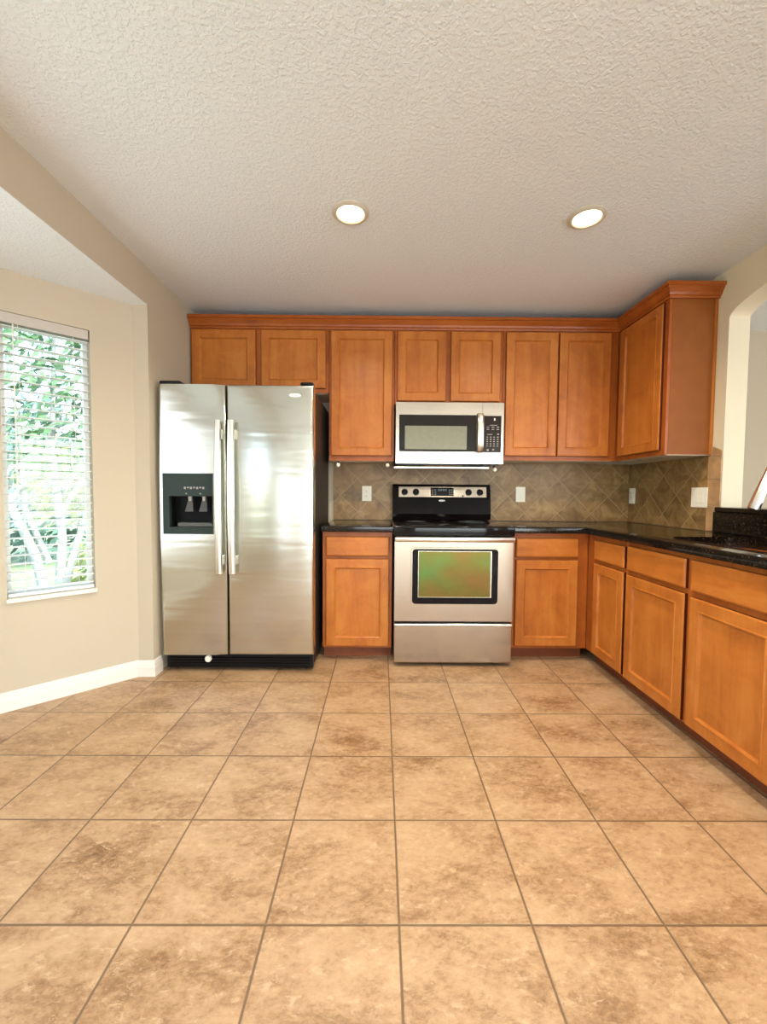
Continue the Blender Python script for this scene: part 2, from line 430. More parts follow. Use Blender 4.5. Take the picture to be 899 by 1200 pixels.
# right wall with the arched pass-through (profile in y,z)
def right_wall():
    yj0, yj1, zs, hh, zb = 0.5, 2.5, 2.197, 0.139, 1.045
    arch = [(1.5+math.cos(a)*1.0, zs+math.sin(a)*hh) for a in [PI*i/40 for i in range(41)]]   # from y=2.5 to y=.5
    bm = bmesh.new(); T = 0.125
    def strip(pairs):
        for (p, q), (r, s) in zip(pairs, pairs[1:]):
            for x, fl in ((XR, 0), (XR+T, 1)):
                f = [(x, *p), (x, *r), (x, *s), (x, *q)]
                bm.faces.new([bm.verts.new(c) for c in f])
            bm.faces.new([bm.verts.new(c) for c in ((XR, *p), (XR, *r), (XR+T, *r), (XR+T, *p))])
    strip([((y, z), (y, CZ)) for y, z in arch])
    box(bm, XR, XR+T, yj1, YB, 0, CZ)
    box(bm, XR, XR+T, 0.2, yj0, 0, CZ)
    box(bm, XR, XR+T, yj0, yj1, 0, zb)
    bmesh.ops.remove_doubles(bm, verts=bm.verts, dist=1e-5)
    return bm
struct('wall_right', right_wall(), M['wall_ivory'])
# left wall: return beside the fridge, header above the bay opening, and the stretch behind the camera
def left_wall():
    return plate([YF, -3.05, -1.05, -0.73, 2.56, YB], [0, 0.1, 2.1, BZ+0.0036, CZ], {(1, 1), (3, 0), (3, 1), (3, 2)}, lambda u, v, w: (XL-w, u, v), 0.10)
struct('wall_left', left_wall(), M['wall'])
Bp = Vector((-1.511, 2.551)); bd = Vector((0.72052668, 0.69342722)); bn = Vector((0.69342722, -0.72052668))
def bay(s, d, z):
    p = Bp + bd*s + bn*d
    return Vector((p.x, p.y, z))
WS0, WS1, WZ0, WZ1 = -0.585, -0.202, 0.585, 2.058
struct('wall_bay', plate([-0.9, WS0, WS1, 0.06], [0, WZ0, WZ1, BZ], {(1, 1)}, lambda u, v, w: bay(u, -w, v), 0.13), M['wall'])
BX = -2.16; BY1 = 1.927; BY0 = -0.10
struct('wall_bay_front', plate([BY0, 0.2, 1.64, BY1], [0, WZ0, WZ1, BZ], {(1, 1)}, lambda u, v, w: (BX-w, u, v), 0.13), M['wall'])
def bay_side():
    p0 = Vector((-2.16, -0.10)); d = Vector((0.7071, -0.7071)); n = Vector((-0.7071, -0.7071))
    return plate([0, 0.32, 0.70, 0.94], [0, WZ0, WZ1, BZ], {(1, 1)}, lambda u, v, w: (*(p0+d*u+n*w), v), 0.13)
struct('wall_bay_side', bay_side(), M['wall'])
bm = prism([(XL-0.1005, 2.56), (-1.53, 2.62), (-2.36, 1.95), (-2.36, -0.2), (-1.6, -0.95), (XL-0.1005, -0.73)], BZ, BZ+0.1)
box(bm, XL-0.1005, XL-0.0005, -0.73, 2.5598, BZ-0.0003, BZ+0.0035)
struct('ceiling_bay', bm, M['ceiling'])
struct('wall_front', plate([-1.6, -0.75, 4.55, 5.1], [0, 2.25, CZ], {(1, 0)}, lambda u, v, w: (u, YF-w, v), 0.12), M['wall'])
struct('wall_dining', plate([YF, -5.85, -1.35, -0.1, 1.9, YB], [0, 0.25, 0.6, 2.1, 2.35, CZ], {(1, 1), (1, 2), (1, 3), (3, 2)}, lambda u, v, w: (5.0+w, u, v), 0.12), M['wall'])

# windows; all but the first, and the door, are unseen additions for light
def window_frame_bm(xf, u0, u1, v0, v1, w0, w1, t):
    return plate([u0, u0+t, u1-t, u1], [v0, v0+t, v1-t, v1], {(1, 1)}, lambda u, v, w: xf(u, v, w0+w), w1-w0)
w1 = struct('window_1', window_frame_bm(lambda u, v, w: bay(u, -w, v), WS0, WS1, WZ0, WZ1, 0.085, 0.125, 0.022), M['vinyl'])
mk('window_pane', plate([WS0+0.02, WS1-0.02], [WZ0+0.02, WZ1-0.02], set(), lambda u, v, w: bay(u, -0.10-w, v), 0.004), M['glass'], w1)
def sill_bm():
    bm = bmesh.new()
    prof = [(-0.10, WZ0-0.001), (0.018, WZ0-0.001), (0.018, WZ0-0.018), (-0.001, WZ0-0.018), (-0.001, WZ0+0.004), (-0.10, WZ0+0.004)]
    prof = [(-0.085, WZ0+0.003), (0.020, WZ0+0.003), (0.024, WZ0-0.001), (0.024, WZ0-0.016), (0.020, WZ0-0.020), (0.001, WZ0-0.020), (0.001, WZ0), (-0.085, WZ0)]
    loft(bm, [[bay(s, d, z) for d, z in prof] for s in (WS0-0.004, WS1+0.004)])
    return bm
mk('window_sill', sill_bm(), M['white_trim'], w1)
w2 = struct('unseen_window_2', window_frame_bm(lambda u, v, w: (BX-w, u, v), 0.2, 1.64, WZ0, WZ1, 0.07, 0.12, 0.05), M['vinyl'])
mk('window_pane', plate([0.24, 1.60], [WZ0+.04, WZ1-.04], set(), lambda u, v, w: (BX-0.09-w, u, v), 0.004), M['glass'], w2)
d1 = struct('unseen_door_1', plate([-0.75, -0.69, 0.97, 1.03, 2.77, 2.83, 4.49, 4.55], [0.0, 0.07, 2.19, 2.25], {(1, 1), (3, 1), (5, 1)}, lambda u, v, w: (u, YF-0.03-w, v), 0.06), M['vinyl'])
mk('door_pane', plate([-0.71, 4.51], [0.04, 2.22], set(), lambda u, v, w: (u, YF-0.055-w, v), 0.006), M['glass'], d1)
w5 = struct('unseen_window_5', window_frame_bm(lambda u, v, w: (5.0+w, u, v), -5.85, -1.35, 0.25, 2.35, 0.05, 0.10, 0.05), M['vinyl'])
mk('window_pane', plate([-5.81, -1.39], [0.29, 2.31], set(), lambda u, v, w: (5.07+w, u, v), 0.004), M['glass'], w5)
w4 = struct('unseen_window_4', window_frame_bm(lambda u, v, w: (XL-w, u, v), -3.05, -1.05, 0.1, 2.1, 0.04, 0.09, 0.05), M['vinyl'])
mk('window_pane', plate([-3.01, -1.09], [0.14, 2.06], set(), lambda u, v, w: (XL-0.06-w, u, v), 0.004), M['glass'], w4)
w3 = struct('unseen_window_3', window_frame_bm(lambda u, v, w: (5.0+w, u, v), -0.1, 1.9, 0.6, 2.1, 0.05, 0.10, 0.05), M['vinyl'])
mk('window_pane', plate([-0.06, 1.86], [0.64, 2.06], set(), lambda u, v, w: (5.07+w, u, v), 0.004), M['glass'], w3)

# baseboards: stepped profile swept along wall runs  (points on the wall face, inside on the right-hand side given by n)
BBP = [(0, 0), (0.016, 0), (0.016, 0.060), (0.013, 0.066), (0.013, 0.078), (0.009, 0.084), (0.009, 0.092), (0.004, 0.100), (0, 0.100)]
def baseboard(name, pts):
    bm = bmesh.new(); pts = [Vector(p) for p in pts]; rings = []
    for i, p in enumerate(pts):
        def nrm(a, b):
            d = (b-a).normalized(); return Vector((d.y, -d.x))
        ns = []
        if i > 0: ns.append(nrm(pts[i-1], p))
        if i < len(pts)-1: ns.append(nrm(p, pts[i+1]))
        if len(ns) == 2:
            m_ = (ns[0]+ns[1]).normalized(); m_ = m_/max(0.3, m_.dot(ns[0]))
        else: m_ = ns[0]
        rings.append([(p.x+m_.x*d, p.y+m_.y*d, z) for d, z in BBP])
    loft(bm, rings)
    struct(name, bm, M['white_trim'])
bl = Bp + bd*(-0.9)
baseboard('baseboard_left', [(BX, BY0), (bl.x, bl.y), (Bp.x, Bp.y), (Bp.x+0.004, 2.556), (XL, 2.56), (XL, 2.64)])

# ------------------------------------------------------------------ cabinet doors
def local(o, u, n):
    """map (a along u, z, depth along n) to world"""
    o = Vector(o); u = Vector(u); n = Vector(n)
    return lambda a, z, d: o + u*a + n*d + Vector((0, 0, z))
def rect(L, a0, a1, z0, z1, ins, d):
    return [L(a0+ins, z0+ins, d), L(a1-ins, z0+ins, d), L(a1-ins, z1-ins, d), L(a0+ins, z1-ins, d)]
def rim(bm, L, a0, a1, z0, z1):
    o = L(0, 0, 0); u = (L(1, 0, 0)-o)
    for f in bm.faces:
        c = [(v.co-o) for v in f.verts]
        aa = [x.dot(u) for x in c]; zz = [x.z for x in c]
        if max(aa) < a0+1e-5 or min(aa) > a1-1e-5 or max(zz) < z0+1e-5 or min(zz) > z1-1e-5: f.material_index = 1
def door(parent, L, a0, a1, z0, z1, mat, label=None, fw=0.058):
    bm = bmesh.new()
    rings = [rect(L, a0, a1, z0, z1, i, d) for i, d in ((0.0, 0.0), (0.0, 0.014), (0.002, 0.018), (0.006, 0.020), (fw-0.006, 0.0200), (fw-0.003, 0.0217), (fw+0.001, 0.0217), (fw+0.004, 0.0185), (fw+0.009, 0.0105), (fw+0.011, 0.0095), (fw+0.011, 0.0))]
    loft(bm, rings, False, False)
    # back
    a, b_ = rings[0], rings[-1]
    va = [bm.verts.new(p) for p in a]; vb = [bm.verts.new(p) for p in b_]
    for i in range(4): bm.faces.new((va[i], vb[i], vb[(i+1) % 4], va[(i+1) % 4]))
    bmesh.ops.remove_doubles(bm, verts=bm.verts, dist=1e-6)
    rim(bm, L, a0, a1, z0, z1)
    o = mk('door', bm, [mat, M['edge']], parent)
    bm = bmesh.new()
    loft(bm, [rect(L, a0, a1, z0, z1, fw+0.0105, 0.002), rect(L, a0, a1, z0, z1, fw+0.0105, 0.0093)])
    mk('door_panel', bm, M['wood_v'], o)
    return o
def drawer(parent, L, a0, a1, z0, z1, mat, name='drawer'):
    bm = bmesh.new()
    loft(bm, [rect(L, a0, a1, z0, z1, i, d) for i, d in ((0, 0), (0, 0.013), (0.003, 0.017), (0.009, 0.020))])
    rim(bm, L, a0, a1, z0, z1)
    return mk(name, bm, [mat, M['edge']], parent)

YU = 3.12      # upper face-frame plane (doors stand 20 mm proud)
UT = 2.365     # top of upper boxes
LB = local((0, YU, 0), (1, 0, 0), (0, -1, 0))
def upper(name, x0, x1, zb, doors, label, stiles=None):
    t = thing(name, ((x0+x1)/2, (YU+YB)/2, zb), label, 'cabinet', 'wall cabinets along the back wall')
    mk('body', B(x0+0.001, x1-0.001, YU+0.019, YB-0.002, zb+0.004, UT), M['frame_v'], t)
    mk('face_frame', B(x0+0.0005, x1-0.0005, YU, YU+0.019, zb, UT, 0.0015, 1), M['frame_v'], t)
    mk('underside', B(x0+0.012, x1-0.012, YU+0.020, YB-0.004, zb-0.002, zb+0.0035), M['under'], t)
    for a0, a1, z0, z1 in doors: door(t, LB, a0, a1, z0, z1, M['wood_v'])
    return t
upper('wall_cabinet', -1.405, -0.389, 1.885, [(-1.392, -0.925, 1.915, 2.335), (-0.885, -0.412, 1.915, 2.335)],
      'short double-door maple cabinet above the tall steel refrigerator')
upper('wall_cabinet', -0.388, 0.094, 1.388, [(-0.373, 0.077, 1.425, 2.335)],
      'tall single-door maple cabinet between the refrigerator and the microwave')
upper('wall_cabinet', 0.095, 0.895, 1.808, [(0.115, 0.473, 1.830, 2.335), (0.508, 0.873, 1.830, 2.335)],
      'short double-door maple cabinet directly over the microwave')
upper('wall_cabinet', 0.896, 1.754, 1.400, [(0.915, 1.296, 1.432, 2.335), (1.308, 1.688, 1.432, 2.335)],
      'tall double-door maple cabinet right of the microwave, reaching into the corner')
# wall cabinet on the right wall
XU = 1.755; YE = 2.585
t = thing('wall_cabinet', (1.9, 2.85, 1.40), 'maple cabinet on the right wall with a plain brown end panel', 'cabinet')
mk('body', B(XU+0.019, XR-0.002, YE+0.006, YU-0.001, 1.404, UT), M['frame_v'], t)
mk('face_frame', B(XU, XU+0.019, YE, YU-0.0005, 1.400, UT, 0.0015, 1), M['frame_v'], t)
mk('end_panel', B(XU+0.0195, XR-0.022, YE+0.0005, YE+0.006, 1.402, UT), M['endpanel'], t, label='flat brown end panel')
mk('scribe_strip', B(XR-0.0215, XR-0.002, YE-0.004, YE+0.006, 1.400, UT, 0.001, 1), M['wood_v'], t)
mk('underside', B(XU+0.02, XR-0.004, YE+0.008, YU-0.002, 1.398, 1.4035), M['under'], t)
LR = local((XU, YU, 0), (0, -1, 0), (-1, 0, 0))
door(t, LR, 0.045, 0.500, 1.430, 2.335, M['wood_v'])

# crown moulding: profile (out, z) mitred along the front of the upper cabinets
CP = [(0.0, 2.345), (0.010, 2.345), (0.012, 2.357), (0.020, 2.362), (0.024, 2.375), (0.036, 2.392), (0.041, 2.398), (0.041, 2.404), (0.052, 2.409), (0.052, 2.426), (0.048, 2.430), (0.0, 2.430)]
bm = bmesh.new()
path = [((-1.405, YU-0.0005), (0, -1)), ((XU-0.0005, YU-0.0005), (-1, -1)), ((XU-0.0005, YE-0.0045), (-1, -1)), ((XR-0.004, YE-0.0045), (0.4, -1))]
loft(bm, [[(p[0]+m_[0]*d, p[1]+m_[1]*d, z) for d, z in CP] for p, m_ in path])
tag(mk('crown_moulding', bm, M['crown']), 'stepped reddish maple crown moulding running along the tops of the wall cabinets', 'moulding')

# ------------------------------------------------------------------ base cabinets
YL = 2.83; ZT = 0.884; ZK = 0.085
LL = local((0, YL, 0), (1, 0, 0), (0, -1, 0))
def base_back(x0, x1, dr, dd, label, x_body1=None):
    t = thing('base_cabinet', ((x0+x1)/2, (YL+YB)/2, 0), label, 'cabinet', 'base cabinets')
    mk('body', B(x0+0.001, x1-0.001, YL+0.019, YB-0.002, ZK+0.002, ZT-0.001), M['frame_v'], t)
    mk('face_frame', B(x0+0.0005, x1-0.0005, YL, YL+0.019, ZK, ZT, 0.0015, 1), M['frame_v'], t)
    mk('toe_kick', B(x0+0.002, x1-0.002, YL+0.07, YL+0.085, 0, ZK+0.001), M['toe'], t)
    drawer(t, LL, *dr, M['wood_x']); door(t, LL, *dd, M['wood_v'])
    return t
base_back(-0.396, 0.080, (-0.372, 0.059, 0.720, 0.853), (-0.372, 0.059, 0.100, 0.700), 'single-door maple base cabinet with one drawer, between refrigerator and range')
base_back(0.885, 1.4245, (0.924, 1.350, 0.720, 0.850), (0.924, 1.350, 0.106, 0.700), 'maple base cabinet with one drawer, just right of the range')
XB = 1.425
LX = local((XB, 0, 0), (0, -1, 0), (-1, 0, 0))    # a = -y
def base_right(y0, y1, dr, dds, label, drname='drawer'):
    t = thing('base_cabinet', ((XB+XR)/2, (y0+y1)/2, 0), label, 'cabinet', 'base cabinets')
    mk('body', B(XB+0.019, XR-0.003, y0+0.001, y1-0.001, ZK+0.002, ZT-(0.30 if drname != 'drawer' else 0.001)), M['frame_v'], t)
    mk('face_frame', B(XB, XB+0.019, y0+0.0005, y1-0.0005, ZK, ZT, 0.0015, 1), M['frame_v'], t)
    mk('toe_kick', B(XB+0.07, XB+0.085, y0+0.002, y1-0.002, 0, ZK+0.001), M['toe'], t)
    drawer(t, LX, -dr[1], -dr[0], dr[2], dr[3], M['wood_y'], drname)
    for dd in dds: door(t, LX, -dd[1], -dd[0], dd[2], dd[3], M['wood_v'])
    return t
base_right(2.378, 2.8295, (2.385, 2.722, 0.724, 0.850), [(2.385, 2.722, 0.100, 0.700)], 'narrow maple base cabinet in the inside corner of the right run')
base_right(1.885, 2.377, (1.900, 2.356, 0.720, 0.858), [(1.900, 2.358, 0.096, 0.695)], 'maple base cabinet in the middle of the right run, beside the sink cabinet')
base_right(0.95, 1.884, (0.972, 1.866, 0.718, 0.858), [(1.428, 1.866, 0.096, 0.690), (0.972, 1.414, 0.096, 0.690)], 'wide maple sink cabinet nearest the camera, with a false drawer front', 'false_drawer_front')

# ------------------------------------------------------------------ countertops
CT0, CT1 = 0.885, 0.928
def slab(poly, z0, z1, bev=0.008):
    bm = prism(poly, z0, z1)
    es = [e for e in bm.edges if abs(e.verts[0].co.z-e.verts[1].co.z) < 1e-6]
    bmesh.ops.bevel(bm, geom=es, offset=bev, segments=3, affect='EDGES', profile=0.5)
    return bm
tag(mk('countertop', slab([(-0.398, 2.79), (0.082, 2.79), (0.082, YB-0.001), (-0.398, YB-0.001)], CT0, CT1), M['granite'], smooth=True),
    'short dark granite countertop between the refrigerator and the range', 'countertop')
def l_counter():
    outer = [(0.880, 2.79), (1.385, 2.79), (1.385, 0.95), (XR-0.002, 0.95), (XR-0.002, YB-0.001), (0.880, YB-0.001)]
    # sink hole, rounded rectangle
    hx0, hx1, hy0, hy1, r = 1.475, 1.865, 1.30, 2.145, 0.09
    hole = []
    for cx, cy, a0 in ((hx1-r, hy1-r, 0), (hx0+r, hy1-r, PI/2), (hx0+r, hy0+r, PI), (hx1-r, hy0+r, 1.5*PI)):
        for k in range(7):
            a = a0 + PI/2*k/6; hole.append((cx+r*math.cos(a), cy+r*math.sin(a)))
    bm = bmesh.new()
    tops = []
    for z in (CT0, CT1):
        eo = []; vo = [bm.verts.new((x, y, z)) for x, y in outer]; vh = [bm.verts.new((x, y, z)) for x, y in hole]
        ed = [bm.edges.new((vo[i], vo[(i+1) % len(vo)])) for i in range(len(vo))] + [bm.edges.new((vh[i], vh[(i+1) % len(vh)])) for i in range(len(vh))]
        bmesh.ops.triangle_fill(bm, edges=ed, use_beauty=True)
        tops.append((vo, vh))
    for k in (0, 1):
        a, b_ = tops[0][k], tops[1][k]
        for i in range(len(a)): bm.faces.new((a[i], a[(i+1) % len(a)], b_[(i+1) % len(a)], b_[i]))
    top_edges = [e for e in bm.edges if e.verts[0].co.z > CT1-1e-4 and e.verts[1].co.z > CT1-1e-4 and any(abs(f.normal.z) < 0.5 for f in e.link_faces)]
    bm.normal_update()
    top_edges = [e for e in bm.edges if e.verts[0].co.z > CT1-1e-4 and e.verts[1].co.z > CT1-1e-4 and any(abs(f.normal.z) < 0.5 for f in e.link_faces)]
    bmesh.ops.bevel(bm, geom=top_edges, offset=0.007, segments=3, affect='EDGES', profile=0.5)
    return bm, hole
bm, hole = l_counter()
tag(mk('countertop', bm, M['granite'], smooth=True), 'long L-shaped dark granite countertop turning the corner and holding the sink', 'countertop')
# sink: undermount bowl
t = thing('sink', (1.67, 1.72, 0.70), 'undermount stainless steel sink set in the right-hand granite countertop', 'sink')
def ringh(scale, z):
    c = Vector((1.67, 1.7225))
    return [(c.x+(x-c.x)*scale, c.y+(y-c.y)*scale, z) for x, y in hole]
bm = bmesh.new()
loft(bm, [ringh(1.0+0.02, CT0-0.0015), ringh(1.003, CT0-0.002), ringh(0.995, CT0-0.02), ringh(0.97, 0.74), ringh(0.92, 0.715), ringh(0.90, 0.712), ringh(0.2, 0.706)], False, True)
bmesh.ops.solidify(bm, geom=bm.faces[:], thickness=-0.0012)
mk('bowl', bm, M['sink'], t, True)
bm = bmesh.new(); lathe(bm, [(0.045, 0.001), (0.045, 0.004), (0.036, 0.005), (0.03, 0.002)], (1.67, 1.7225, 0.706))
mk('drain', bm, M['chrome'], t, True)
# raised granite ledge behind the sink
t = thing('raised_bar', (2.11, 1.5, 0.928), 'black granite raised bar ledge and splash behind the sink', 'counter')
mk('granite_splash', B(2.022, 2.0505, 0.98, 2.522, CT1+0.0005, 1.050, 0.002, 1), M['granite'], t)
mk('bar_top', B(2.010, 2.36, 0.98, 2.4985, 1.0505, 1.080, 0.006, 2), M['granite'], t)
# faucet
t = thing('faucet', (1.945, 1.76, CT1+0.0006), 'chrome gooseneck faucet arching over the sink at the right edge', 'faucet')
bm = bmesh.new(); lathe(bm, [(0.030, 0), (0.030, 0.006), (0.024, 0.012), (0.021, 0.05), (0.019, 0.09)], (1.945, 1.76, CT1+0.0006)); mk('base', bm, M['chrome'], t, True)
fp = Vector((1.945, 1.76, 0)); ft = Vector((1.745, 1.915, 0)); pts = [(fp.x, fp.y, 1.0), (fp.x, fp.y, 1.22)]
for k in range(1, 13):
    a = PI*k/15; c = 0.5-0.5*math.cos(a)
    p = fp.lerp(ft, c*0.92); pts.append((p.x, p.y, 1.22+0.125*math.sin(a)))
bm = bmesh.new(); tube(bm, pts, 0.0125); mk('spout', bm, M['chrome'], t, True)
q = Vector(pts[-1]); e = Vector((1.715, 1.905, 1.088)); dr_ = (e-q)
bm = bmesh.new(); tube(bm, [q-dr_*0.1, q, q+dr_*0.35, q+dr_*0.8, e], [0.0125, 0.0145, 0.0185, 0.023, 0.024]); mk('spray_head', bm, M['chrome'], t, True)
bm = bmesh.new(); tube(bm, [(1.96, 1.735, 1.0), (1.985, 1.70, 1.02), (1.99, 1.65, 1.07)], [0.012, 0.008, 0.006]); mk('lever', bm, M['chrome'], t, True)

# ------------------------------------------------------------------ tile backsplash
tag(mk('tile_backsplash', B(-0.391, XR-0.0085, YB-0.008, YB-0.0005, CT1+0.001, 1.399), M['splash_back'], origin=(0, YB, 0)), 'brown diagonal stone tile backsplash along the back wall', 'backsplash')
t = thing('tile_backsplash', (XR, 2.97, CT1+0.001), 'brown diagonal stone tile backsplash on the right wall with a straight border column', 'backsplash')
mk('diagonal_tiles', B(XR-0.008, XR-0.0005, 2.605, YB-0.0085, CT1+0.001, 1.3965), M['splash_right'], t)
def border(z0, z1a, z1b):
    bm = bmesh.new()
    loft(bm, [[(x, 2.5025, z0), (x, 2.602, z0), (x, 2.602, z1b), (x, 2.5025, z1a)] for x in (XR-0.009, XR-0.0005)])
    return bm
mk('border_tile', border(CT1+0.001, 1.083, 1.083), M['splash_border'], t)
mk('border_tile', border(1.085, 1.247, 1.247), M['splash_border'], t)
mk('border_tile', border(1.249, 1.385, 1.3965), M['splash_border'], t)
mk('corner_tile', border(1.387, 1.405, 1.399) if False else (lambda bm: (loft(bm, [[(x, 2.5025, 1.387), (x, 2.582, 1.3975), (x, 2.582, 1.455), (x, 2.5025, 1.418)] for x in (XR-0.009, XR-0.0005)]), bm)[1])(bmesh.new()), M['splash_border'], t)

# ------------------------------------------------------------------ wall plates
def place(bm, L):
    for v in bm.verts: v.co = L(v.co.x, v.co.z, v.co.y)
    return bm
def wall_plate(name, L, w, h, kind, label, cat, c):
    t = thing(name, L(0, -h/2, 0), label, cat)
    mk('plate', place(B(-w/2, w/2, 0.0005, 0.007, -h/2, h/2, 0.003, 2), L), M['white_plastic'], t)
    if kind == 'outlet':
        for s in (-1, 1):
            bm = bmesh.new(); lathe(bm, [(0.0165, 0.0065), (0.0165, 0.0085), (0.015, 0.0092)], (0, 0, s*0.0195), 'y', 20)
            f = mk('receptacle', place(bm, L), M['white_plastic'], t, True)
            for dx in (-0.006, 0.006):
                mk('slot', place(B(dx-0.0012, dx+0.0012, 0.0085, 0.0096, s*0.0195-0.001, s*0.0195+0.008), L), M['slot'], f)
    else:
        n = 2 if kind == 'double' else 1
        for i in range(n):
            cx = (i-(n-1)/2)*0.046
            mk('rocker', place(B(cx-0.0165, cx+0.0165, 0.0065, 0.0105, -0.033, 0.033, 0.0015, 1), L), M['white_plastic'], t)
    return t
lb = lambda x, z: local((x, YB-0.008, z), (1, 0, 0), (0, -1, 0))
lr = lambda y, z: local((XR-0.008, y, z), (0, -1, 0), (-1, 0, 0))
wall_plate('wall_outlet', lb(-0.117, 1.144), 0.078, 0.125, 'outlet', 'white duplex outlet on the backsplash left of the range', 'outlet', None)
wall_plate('light_switch', lb(1.150, 1.146), 0.078, 0.125, 'single', 'white rocker switch on the back wall tiles right of the range', 'switch', None)
wall_plate('wall_outlet', lr(3.375, 1.140), 0.078, 0.125, 'outlet', 'white outlet on the right wall tiles next to the corner', 'outlet', None)
wall_plate('light_switch', lr(2.660, 1.136), 0.135, 0.128, 'double', 'white double rocker switch plate near the raised granite bar', 'switch', None)

# ------------------------------------------------------------------ refrigerator
FX0, FX1, FXM = -1.378, -0.421, -0.962; FYD = 2.605
t = thing('refrigerator', (-0.90, 3.0, 0), 'tall stainless steel side-by-side refrigerator with a water dispenser', 'refrigerator')
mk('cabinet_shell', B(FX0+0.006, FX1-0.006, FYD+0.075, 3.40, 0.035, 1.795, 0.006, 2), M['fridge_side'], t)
def round_door(xs, zs, holes, yf, depth, r=0.016):
    bm = plate(xs, zs, holes, lambda u, v, w: (u, yf+w, v), depth)
    es = []
    for e in bm.edges:
        a, b_ = e.verts[0].co, e.verts[1].co
        if abs(a.y-yf) < 1e-6 and abs(b_.y-yf) < 1e-6:
            if (abs(a.x-b_.x) < 1e-6 and (abs(a.x-xs[0]) < 1e-6 or abs(a.x-xs[-1]) < 1e-6)) or (abs(a.z-b_.z) < 1e-6 and (abs(a.z-zs[0]) < 1e-6 or abs(a.z-zs[-1]) < 1e-6)):
                es.append(e)
    bmesh.ops.bevel(bm, geom=es, offset=r, segments=4, affect='EDGES', profile=0.5)
    return bm
DX0, DX1, DZ0, DZ1 = -1.358, -1.046, 0.884, 1.264
fd = mk('freezer_door', round_door([FX0, DX0, DX1, FXM-0.004], [0.115, DZ0, DZ1, 1.812], {(1, 1)}, FYD, 0.072), M['steel_fridge'], t, True)
rd = mk('refrigerator_door', round_door([FXM+0.004, FX1], [0.115, 1.812], set(), FYD, 0.072), M['steel_fridge'], t, True)
# dispenser
zc = 1.122
dp = mk('dispenser', plate([DX0+0.0005, DX0+0.040, DX1-0.004, DX1-0.0005], [DZ0+0.0005, DZ0+0.045, zc, DZ1-0.0005], {(1, 1)}, lambda u, v, w: (u, FYD-0.006+w, v), 0.030), M['dispenser'], t, label='dark green-grey dispenser panel')
bm = bmesh.new()
x0, x1, z0, z1, y0, y1 = DX0+0.040, DX1-0.004, DZ0+0.045, zc, FYD+0.0245, FYD+0.0715
loft(bm, [[(x0, y0, z0), (x1, y0, z0), (x1, y0, z1), (x0, y0, z1)], [(x0, y1, z0), (x1, y1, z0), (x1, y1, z1), (x0, y1, z1)]], False, True)
mk('niche', bm, M['dispenser_dark'], dp)
for cx in (-1.200, -1.112):
    bm = bmesh.new()
    box(bm, cx-0.026, cx+0.026, FYD+0.030, FYD+0.036, 1.025, 1.112, 0.002, 1, None)
    for v in bm.verts:
        k = (1.112-v.co.z)/0.087
        v.co.x = cx + (v.co.x-cx)*(0.45+0.55*min(1, k*1.3)); v.co.y -= 0.028*k
    mk('paddle', bm, M['grey_plastic'], dp)
    bm = bmesh.new(); lathe(bm, [(0.010, -0.030), (0.012, 0.0)], (cx, FYD+0.022, 1.121), 'z', 12); mk('nozzle', bm, M['grey_mark'], dp, True)
mk('drip_tray', B(DX0+0.085, DX1-0.010, FYD+0.004, FYD+0.060, DZ0+0.046, DZ0+0.072, 0.004, 2), M['grey_plastic'], dp)
for i in range(7):
    xx = -1.225+i*0.019
    mk('control_mark', B(xx, xx+0.012, FYD-0.0068, FYD-0.0058, 1.166+0.005*((i*3) % 2), 1.180), M['grey_mark'], dp)
for xx in (-1.215, -1.128):
    mk('control_mark', B(xx, xx+0.008, FYD-0.0068, FYD-0.0058, 1.134, 1.141), M['grey_mark'], dp)
# handles: bowed bars on posts
def fridge_handle(xa, xb, par):
    bm = bmesh.new(); rings = []
    n = 28; z0, z1 = 0.642, 1.588
    for i in range(n+1):
        k = i/n; z = z0+(z1-z0)*k
        bow = math.sin(PI*k)
        y = FYD-0.040-0.018*bow
        th = 0.016; w = (xb-xa)/2*(0.92+0.08*bow); cx = (xa+xb)/2
        c = [(-1, 0.6), (-0.8, -0.2), (-0.3, -0.5), (0.3, -0.5), (0.8, -0.2), (1, 0.6), (0.7, 1), (-0.7, 1)]
        rings.append([(cx+a*w, y+b_*th, z) for a, b_ in c])
    loft(bm, rings)
    h = mk('handle', bm, M['handle_steel'], par, True)
    for zz in (z0+0.05, z1-0.11):
        mk('handle_post', B((xa+xb)/2-0.014, (xa+xb)/2+0.014, FYD-0.036, FYD-0.0005, zz, zz+0.06, 0.004, 2), M['handle_steel'], h)
fridge_handle(-1.022, -0.980, fd)
fridge_handle(-0.944, -0.898, rd)
# badge
bm = bmesh.new(); lathe(bm, [(1, 0), (1, 0.002), (0.85, 0.004)], (0, 0, 0), 'y', 32)
for v in bm.verts: v.co = Vector((-0.535+v.co.x*0.036, FYD-0.0005-v.co.y, 1.748+v.co.z*0.0125))
bd_ = mk('badge', bm, M['white_mark'], rd, True)
mk('badge_mark', B(-0.556, -0.520, FYD-0.0052, FYD-0.0042, 1.7465, 1.7505), M['grey_plastic'], bd_)
mk('hinge_cover', B(-1.375, -1.245, FYD+0.005, FYD+0.09, 1.8125, 1.835, 0.009, 3), M['black'], t)
mk('hinge_cover', B(-0.505, -0.424, FYD+0.005, FYD+0.09, 1.8125, 1.832, 0.009, 3), M['black'], t)
gr = mk('base_grille', B(FX0+0.012, FX1-0.008, FYD+0.030, FYD+0.070, 0.020, 0.108, 0.008, 2), M['black'], t)
for k in range(4):
    mk('grille_bar', B(FX0+0.03, FX1-0.03, FYD+0.024, FYD+0.0305, 0.032+k*0.018, 0.039+k*0.018, 0.002, 1), M['black_gloss'], gr)
